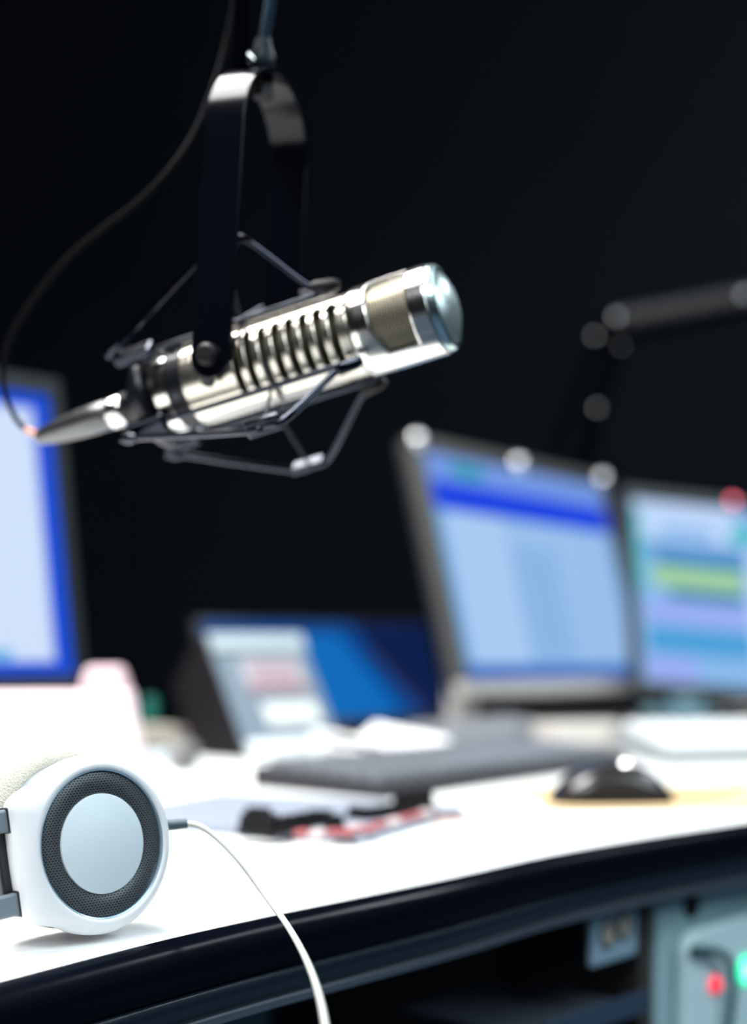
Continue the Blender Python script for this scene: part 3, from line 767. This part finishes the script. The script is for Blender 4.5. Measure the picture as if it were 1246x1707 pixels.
link('headband', bm, m_fabric, hp, smooth=50, bevel=0.002)
# cable
st = cc+cu*0.0415*math.cos(math.radians(8))+cv*0.0415*math.sin(math.radians(11))-cn*0.008
st = P(278, 1376, 0.688)
en = P(312, 1373, 0.690)
cb = thing('headphone_cable', 'thin off-white headphone cable with grey strain relief hanging over the black desk edge', 'cable', on_desk(380, 1420))
bm = new(); rings_tube(bm, [st, st+(en-st)*0.5, en, en+(en-st)*0.02], [0.0028, 0.0027, 0.0024, 0.0018], 14)
link('strain_relief', bm, m_greycable, cb, smooth=60)
cpts = [P(308, 1373, 0.690), P(332, 1377, 0.688), P(362, 1397, 0.684), P(400, 1436, 0.676), P(440, 1489, 0.664), P(478, 1541, 0.636), P(507, 1592, 0.605), P(528, 1645, 0.57), P(542, 1707, 0.54), P(549, 1790, 0.52), P(545, 1950, 0.50)]
bm = new(); rings_tube(bm, spline(cpts, 10), 0.0015, 12)
link('cable_sleeve', bm, m_cable, cb, smooth=60)

# ------------------------------------------------------------------ microphone
RS = 0.956
P0 = P(737, 513, 0.80*RS); P1 = P(233, 675, 0.868*RS)
dd = (P1-P0).normalized()
_q0 = P(737, 513, 0.74); _qd = (P(233, 675, 0.86)-_q0).normalized()
def SK(s):
    """spacing along the microphone"""
    r = (_q0.x+_qd.x*s)/(_q0.y+_qd.y*s)
    return (r*P0.y-P0.x)/(dd.x-r*dd.y)
vr = ((P0+P1)/2-Vector((0, 0, EYE))).normalized()
ww = -(vr-dd*vr.dot(dd)).normalized()      # towards the camera
uu = dd.cross(ww).normalized(); uu = uu if uu.z > 0 else -uu
R0 = 0.0252
def ax(s, a=0.0, b=0.0): return P0+dd*SK(s)+(uu*a+ww*b)*RS
def mlathe(bm, prof, seg, closed=False): return lathe(bm, P0, dd, [(r*RS, SK(q)) for r, q in prof], seg, ww, uu, closed=closed)      # a up, b towards the camera
mic = thing('studio_microphone', 'large nickel broadcast microphone with slotted barrel and mesh head, hanging in the shock mount', 'microphone', ax(0.11))
def barrel(bm, srange, rfun, hole, inner, seg=144, ns=60):
    s0, s1 = srange
    G = []; uvl = bm.loops.layers.uv.verify()
    for i in range(ns+1):
        s = s0+(s1-s0)*i/ns
        G.append([bm.verts.new(P0+dd*SK(s)+ww*(RS*rfun(s)*math.cos(2*math.pi*k/seg))+uu*(RS*rfun(s)*math.sin(2*math.pi*k/seg))) for k in range(seg)])
    for i in range(ns):
        for k in range(seg):
            s = s0+(s1-s0)*(i+0.5)/ns; th = (360*(k+0.5)/seg+180) % 360-180
            if hole(s, th): continue
            bm.faces.new((G[i][k], G[i+1][k], G[i+1][(k+1) % seg], G[i][(k+1) % seg]))
    loose = [v for v in bm.verts if not v.link_faces]
    bmesh.ops.delete(bm, geom=loose, context='VERTS')
    return bm
def rhead(s):
    s = s*1000
    if s < 4: return (25.0+min(1, s/2)*0.8)*mm
    if s > 47: return (25.8-(s-47)/5*0.5)*mm
    return 25.8*mm
def hole_head(s, th):
    s *= 1000
    for c in (26, 206):     # two wide windows, front-up and its opposite
        x = (th-c+180) % 360-180
        if -62 < x < 62:
            left = 38.5
            if x < -30: left = 38.5-(-30-x)*0.18
            if x > 40: left = 38.5-(x-40)*0.18
            if 13 < s < left: return True
    return False
bm = new(); barrel(bm, (0.002, 0.051), rhead, hole_head, None, 144, 56)
head = link('head_shell', bm, m_nickel2, mic, smooth=40)
mod = head.modifiers.new('wall', 'SOLIDIFY'); mod.thickness = 0.0014; mod.offset = 0
bm = new(); mlathe(bm, [(0.0243, 0.006), (0.0243, 0.046)], 96)
link('window_mesh', bm, m_mesh, mic, smooth=60)
bm = new(); mlathe(bm, [(0, -0.0095), (0.006, -0.0092), (0.012, -0.0080), (0.017, -0.0060), (0.0212, -0.0030), (0.0238, 0.0005), (0.0242, 0.004)], 96)
link('front_grille', bm, m_meshf, mic, smooth=60)
bm = new(); mlathe(bm, [(0.0225, -0.0035), (0.0245, -0.0030), (0.0255, -0.0005), (0.0256, 0.0012), (0.0240, 0.0018)], 96, closed=True)
link('front_rim', bm, mat('pale_teal_nickel', (0.50, 0.66, 0.68), 0.25, metal=1.0), mic, smooth=40)
# barrel with port slots
def rbody(s):
    s *= 1000
    return (24.9 if s < 165 else 24.9-(s-165)*0.02)*mm
slots = [0.0590+i*0.0098 for i in range(8)]
def hole_body(s, th):
    for k, s0 in enumerate(slots):
        if s0 < s < s0+0.0052:
            for c in (10, 190):
                x = (th-c+180) % 360-180
                if -46 < x < 50: return True
    return False
bm = new(); barrel(bm, (0.0525, 0.172), rbody, hole_body, None, 144, 184)
brl = link('barrel', bm, m_nickel, mic, smooth=40)
mod = brl.modifiers.new('wall', 'SOLIDIFY'); mod.thickness = 0.0022; mod.offset = -1
bm = new(); mlathe(bm, [(0.0206, 0.054), (0.0206, 0.142)], 96)
link('port_mesh', bm, m_slotmesh, mic, smooth=60)
bm = new(); mlathe(bm, [(0.0238, 0.050), (0.0240, 0.0505), (0.0240, 0.0535), (0.0238, 0.054)], 96)
link('neck_groove', bm, m_black, mic, smooth=60)
bm = new(); mlathe(bm, [(0.0235, 0.1715), (0.0246, 0.172), (0.0246, 0.1845), (0.0235, 0.185)], 96)
rb = link('black_ring', bm, m_black, mic, smooth=30)
bm = new(); mlathe(bm, [(0.0225, 0.1845), (0.0245, 0.185), (0.0247, 0.190), (0.0242, 0.1955), (0.0215, 0.1975), (0.02, 0.1975)], 96)
link('rear_collar', bm, m_nickel2, mic, smooth=30)
bm = new(); mlathe(bm, [(0.0195, 0.197), (0.0215, 0.199), (0.0215, 0.212), (0.0195, 0.217), (0.0125, 0.222), (0.0105, 0.226), (0.0105, 0.232), (0, 0.232)], 72)
link('end_cap', bm, m_black, mic, smooth=30)
for th in (-5, 70, 150, 215, 290):
    c = ax(0.1785)+(ww*math.cos(math.radians(th))+uu*math.sin(math.radians(th)))*0.0245*RS
    nn = (ww*math.cos(math.radians(th))+uu*math.sin(math.radians(th)))
    bm = new(); lathe(bm, c, nn, [(0, 0.0007), (0.0018, 0.0006), (0.0021, 0)], 12); sub('ring_screw', bm, m_rod, rb, mic)

# cable with its plug
mc = thing('microphone_cable', 'black microphone cable with a long tapered metal plug, looping up from the microphone', 'cable', ax(0.27))
bm = new(); mlathe(bm, [(0, 0.2325), (0.0092, 0.2325), (0.0098, 0.234), (0.0098, 0.2445), (0.0090, 0.246)], 48)
link('plug_collar', bm, m_nickel2, mc, smooth=30)
bm = new(); mlathe(bm, [(0.0088, 0.2445), (0.0094, 0.246), (0.0094, 0.262), (0.0090, 0.272), (0.0082, 0.284), (0.0070, 0.297), (0.0054, 0.308), (0.0040, 0.312), (0, 0.312)], 48)
link('plug_sleeve', bm, mat('gunmetal_plug', (0.12, 0.12, 0.125), 0.3, metal=0.9), mc, smooth=30)
tip = ax(0.3115)
dt = tip.y
bm = new(); rings_tube(bm, spline([tip, P(57, 722, dt), P(42, 716, dt)], 4), 0.0022, 12); link('cable_boot', bm, mat('salmon_boot', (0.75, 0.36, 0.27), 0.4), mc)
cpts = [P(44, 717, dt), P(28, 700, dt+.005), P(12, 668, dt+.01), P(5, 630, dt+.012), P(10, 585, dt+.012), P(32, 535, dt+.01), P(70, 480, dt), P(118, 425, dt-.01), P(175, 378, dt-.02), P(232, 335, dt-.03), P(285, 280, dt-.03), P(322, 225, dt-.02), P(350, 160, dt-.01), P(375, 80, dt), P(392, -10, dt), P(400, -160, dt)]
bm = new(); rings_tube(bm, spline(cpts, 8), 0.0017, 10); link('cable_sleeve', bm, mat('dark_cable', (0.0035, 0.0035, 0.004), 0.7, spec=0.03), mc)

# ------------------------------------------------------------------ shock mount with yoke
sm = thing('shock_mount', 'black wire shock mount with wide curved yoke holding the large microphone', 'shock mount', ax(0.13, 0.18))
ROLL = math.radians(-25)
def cyl(s, ang, r): return ax(s, r*math.sin(ang), r*math.cos(ang))
S0, S1, SM = 0.056, 0.212, 0.122
for k in range(4):
    a = ROLL+k*math.pi/2
    SM = (0.106, 0.120, 0.122, 0.126)[k]; S0 = (0.052, 0.057, 0.057, 0.056)[k]
    rb_ = 0.0315; aa = a+math.radians((0, 20, 0, 0)[k])
    bm = new(); rings_tube(bm, [cyl(S0, a, rb_), cyl(S0+0.02, a, rb_), cyl(S1-0.03, a, rb_), cyl(S1-0.01, a, rb_)], 0.0019, 10)
    for s in (S0, S1-0.01): ball(bm, cyl(s, a, rb_), 0.0021, 12)
    bar = link('inner_bar', bm, m_rod, sm, smooth=60)
    # outer bow: from the bar's head end out to the saddle and back to the tail end
    ro = (0.076, 0.074, 0.084, 0.076)[k]
    r_end = 0.0345
    pts = spline([cyl(S0-0.002, a, r_end), cyl(S0+0.012, a, r_end+0.003), cyl(SM-0.016, aa, ro-0.002), cyl(SM, aa, ro), cyl(SM+0.014, aa, ro-0.001), cyl(S1+0.0, a, r_end+0.007), cyl(S1+0.010, a, r_end+0.003)], 6)
    bm = new(); rings_tube(bm, pts, 0.0021, 10)
    bow = link('outer_bow', bm, m_rod, sm, smooth=60)
    bm = new()
    rings_tube(bm, [cyl(S0-0.005, a, r_end-0.001), cyl(S0-0.001, a, r_end), cyl(S0+0.010, a, r_end+0.002), cyl(S0+0.013, a, r_end+0.003)], [0.0022, 0.0036, 0.0036, 0.0022], 14)
    sub('head_tip', bm, m_rubber if k else m_rod, bow, sm, smooth=60)
    bm = new(); rings_tube(bm, [cyl(S1-0.002, a, r_end+0.008), cyl(S1+0.004, a, r_end+0.006), cyl(S1+0.010, a, r_end+0.003)], [0.0024, 0.0036, 0.0030], 14)
    sub('tail_tip', bm, m_rod, bow, sm, smooth=60)
    bm = new(); box(bm, cyl(SM, aa, ro-0.001), dd, (uu*math.cos(aa)-ww*math.sin(aa)), (uu*math.sin(aa)+ww*math.cos(aa)), 0.011, 0.005, 0.0022)
    sub('saddle', bm, m_rod, bow, sm, bevel=0.0015)
    # elastic cords from saddle to the two ends of the inner bar
    bm = new()
    rings_tube(bm, [cyl(SM, aa, ro-0.002), cyl(SM+0.004, a, 0.0275)], 0.0011, 8)
    rings_tube(bm, [cyl(SM+0.004, a+math.radians(x), 0.0275) for x in range(-30, 31, 6)], 0.0011, 8)
    link('elastic_cord', bm, m_elastic, sm)
# frame hoops joining neighbouring bows, and rear clamp
def hoop(name, s, r, rad, m, a0=0, a1=360, n=48):
    bm = new(); pts = [cyl(s, math.radians(a0+(a1-a0)*i/n), r) for i in range(n+1)]
    rings_tube(bm, pts, rad, 8, cap=(a1-a0) < 360)
    return link(name, bm, m, sm, smooth=60)
bm = new(); mlathe(bm, [(0.0218, 0.1995), (0.0300, 0.1995), (0.0310, 0.2015), (0.0310, 0.2065), (0.0300, 0.2085), (0.0218, 0.2085)], 72, closed=True)
link('rear_clamp', bm, m_black, sm, smooth=30)
for k in range(4):
    a = ROLL+k*math.pi/2
    bm = new(); box(bm, cyl(0.2035, a, 0.033), dd, (uu*math.cos(a)-ww*math.sin(a)), (uu*math.sin(a)+ww*math.cos(a)), 0.012, 0.006, 0.003)
    link('clamp_lug', bm, m_rod, sm, smooth=0, bevel=0.0015)
# yoke: strap bent over the microphone
qd = Vector((0.38, 0.925, 0)).normalized(); rd_ = Vector((qd.y, -qd.x, 0))
KW = 0.041; YD = 0.806
yfront = P(352, 596, YD-KW*qd.y)
yc = Vector((yfront.x+KW*qd.x, YD, 0))
ztop = EYE+(HY-121)/F*(YD-0.006); zpiv = yfront.z
LEAN = Matrix.Rotation(math.radians(3.5), 3, 'Y'); piv = yc+UP*zpiv
def yk_pt(x, z, wd=0.0): return piv+LEAN@(qd*x+UP*(z-zpiv)+rd_*wd)
cen = []
zc = ztop-KW
for i in range(0, 8): cen.append((-KW, zpiv+(zc-zpiv)*i/8))
for i in range(0, 25):
    th = math.pi-math.pi*i/24; cen.append((KW*math.cos(th), zc+KW*math.sin(th)))
for i in range(7, -1, -1): cen.append((KW, zpiv+(zc-zpiv)*i/8))
bm = new(); rows = []
HWD = 0.0122; TH = 0.0016
for i, (x, z) in enumerate(cen):
    p = cen[max(i-1, 0)]; n_ = cen[min(i+1, len(cen)-1)]
    t = Vector((n_[0]-p[0], n_[1]-p[1])).normalized(); o_ = Vector((-t.y, t.x))
    rows.append([bm.verts.new(yk_pt(x+o_.x*k, z+o_.y*k, sg*HWD)) for sg, k in ((-1, -TH), (1, -TH), (1, TH), (-1, TH))])
for a_, b_ in zip(rows[:-1], rows[1:]):
    for k in range(4): bm.faces.new((a_[k], a_[(k+1) % 4], b_[(k+1) % 4], b_[k]))
bm.faces.new(rows[0]); bm.faces.new(rows[-1][::-1])
yk = link('yoke', bm, m_yoke, sm, smooth=40, bevel=0.0006)
for sg in (-1, 1):
    pc = yk_pt(sg*KW, zpiv)
    bm = new(); lathe(bm, pc-qd*sg*0.0017, qd*sg, [(0, 0), (HWD, 0), (HWD, 0.0033), (0, 0.0033)], 40); sub('yoke_end', bm, m_yoke, yk, sm)
    bm = new(); lathe(bm, pc+qd*sg*0.0017, qd*sg, [(0.0062, 0), (0.0065, 0.003), (0.006, 0.005), (0.0045, 0.0062), (0, 0.0064)], 24)
    link('pivot_knob', bm, m_rubber, sm, smooth=30)
    bm = new(); tgt = ax(0.150, -0.0, sg*-0.031)
    rings_tube(bm, [pc, pc*0.5+tgt*0.5, tgt], 0.004, 12); link('pivot_pin', bm, m_black, sm)
tc = yk_pt(0, ztop)
bm = new(); lathe(bm, tc-UP*0.012, UP, [(0, 0), (0.0065, 0), (0.0065, 0.0095), (0.003, 0.0098), (0.003, 0.014)], 6); link('yoke_nut', bm, m_rubber, sm, smooth=30)

# ------------------------------------------------------------------ boom arm above the yoke
bo = thing('boom_arm', 'dark blue-black microphone boom arm coming down from above to the yoke', 'microphone arm', tc+UP*0.004)
bx0 = tc+UP*0.0036
leanv = Vector((0.014, 0.02, 0.10)).normalized()
bm = new(); lathe(bm, bx0+UP*0.0005, UP, [(0, 0), (0.0062, 0), (0.0072, 0.002), (0.0072, 0.008), (0.0058, 0.012), (0.0045, 0.018), (0, 0.018)], 32); link('swivel_nut', bm, mat('grey_swivel', (0.004, 0.008, 0.016), 0.4, spec=0.15), bo, smooth=30)
fl = bx0+UP*0.006-X3*0.009-Y3*0.004
bm = new(); lathe(bm, fl, (Vector((-0.8, -0.6, 0.5))), [(0, 0.004), (0.003, 0.0035), (0.004, 0.002), (0.004, -0.003)], 20); link('set_screw', bm, m_nickel2, bo, smooth=30)
e1 = bx0+UP*0.016+leanv*0.055
bm = new(); rings_tube(bm, [bx0+UP*0.015, (bx0+UP*0.015+e1)/2, e1], 0.0034, 16); link('spigot', bm, m_blue_rod, bo, smooth=60)
bm = new(); ball(bm, e1+leanv*0.004, 0.006, 20); link('knuckle', bm, m_rod, bo, smooth=60)
up2 = Vector((-0.35, 0.55, 0.62)).normalized()
for sx in (0.003, 0.017):
    bm = new(); a_ = e1+UP*0.004+X3*sx; rings_tube(bm, [a_, a_+up2*0.3, a_+up2*0.6], 0.005, 12); link('arm_tube', bm, m_blacksat, bo, smooth=60)
bm = new(); box(bm, P(402, 40, 0.80), UP, X3, Y3, 0.026, 0.004, 0.004); link('cable_clip', bm, m_blacksat, bo, smooth=0, bevel=0.001)

# ------------------------------------------------------------------ second boom arm far behind the monitors
J = P(1030, 540, 2.45)
fa = thing('boom_arm', 'second black jointed microphone arm on a floor stand behind the right hand monitors', 'microphone arm', Vector((0.29, 2.53, 0.0)))
foot = fa.location.copy()
bm = new(); lathe(bm, foot, UP, [(0, 0), (0.16, 0), (0.16, 0.012), (0.03, 0.02), (0.018, 0.03), (0.016, DESK), (0, DESK)], 32); link('floor_base', bm, m_black, fa, smooth=30)
Lw = P(988, 700, 2.47)
m_arm = mat('grey_arm_tube', (0.026, 0.025, 0.026), 0.5, spec=0.3)
bm = new(); rings_tube(bm, [foot+UP*(DESK-0.01), foot*0.5+Lw*0.5+UP*DESK/2, Lw, P(1032, 560, 2.45)], 0.014, 12); link('lower_tube', bm, m_blacksat, fa, smooth=60)
bm = new(); rings_tube(bm, [foot+UP*(DESK-0.01)-X3*0.02, P(930, 740, 2.49), P(993, 565, 2.45)], 0.009, 12); link('lower_tube', bm, m_blacksat, fa, smooth=60)
bm = new(); rings_tube(bm, [P(1026, 532, 2.45), P(1140, 512, 2.45), P(1240, 493, 2.45), P(1420, 470, 2.45)], 0.0155, 14); link('upper_tube', bm, m_arm, fa, smooth=60)
bm = new(); rings_tube(bm, [P(1036, 560, 2.48), P(1150, 540, 2.48), P(1240, 520, 2.48), P(1420, 490, 2.48)], 0.009, 12); link('upper_tube', bm, m_blacksat, fa, smooth=60)
bm = new(); box(bm, P(1018, 556, 2.45), X3, Y3, Z3, 0.030, 0.012, 0.024); link('elbow_plate', bm, m_blacksat, fa, smooth=0, bevel=0.006)
for (px, py, r) in ((1028, 528, 0.0055), (992, 560, 0.0043), (1036, 577, 0.0026), (995, 680, 0.0044), (1240, 492, 0.0062)):
    bm = new(); ball(bm, P(px, py, 2.43), r, 20); link('joint_bolt', bm, m_glint, fa, smooth=60)
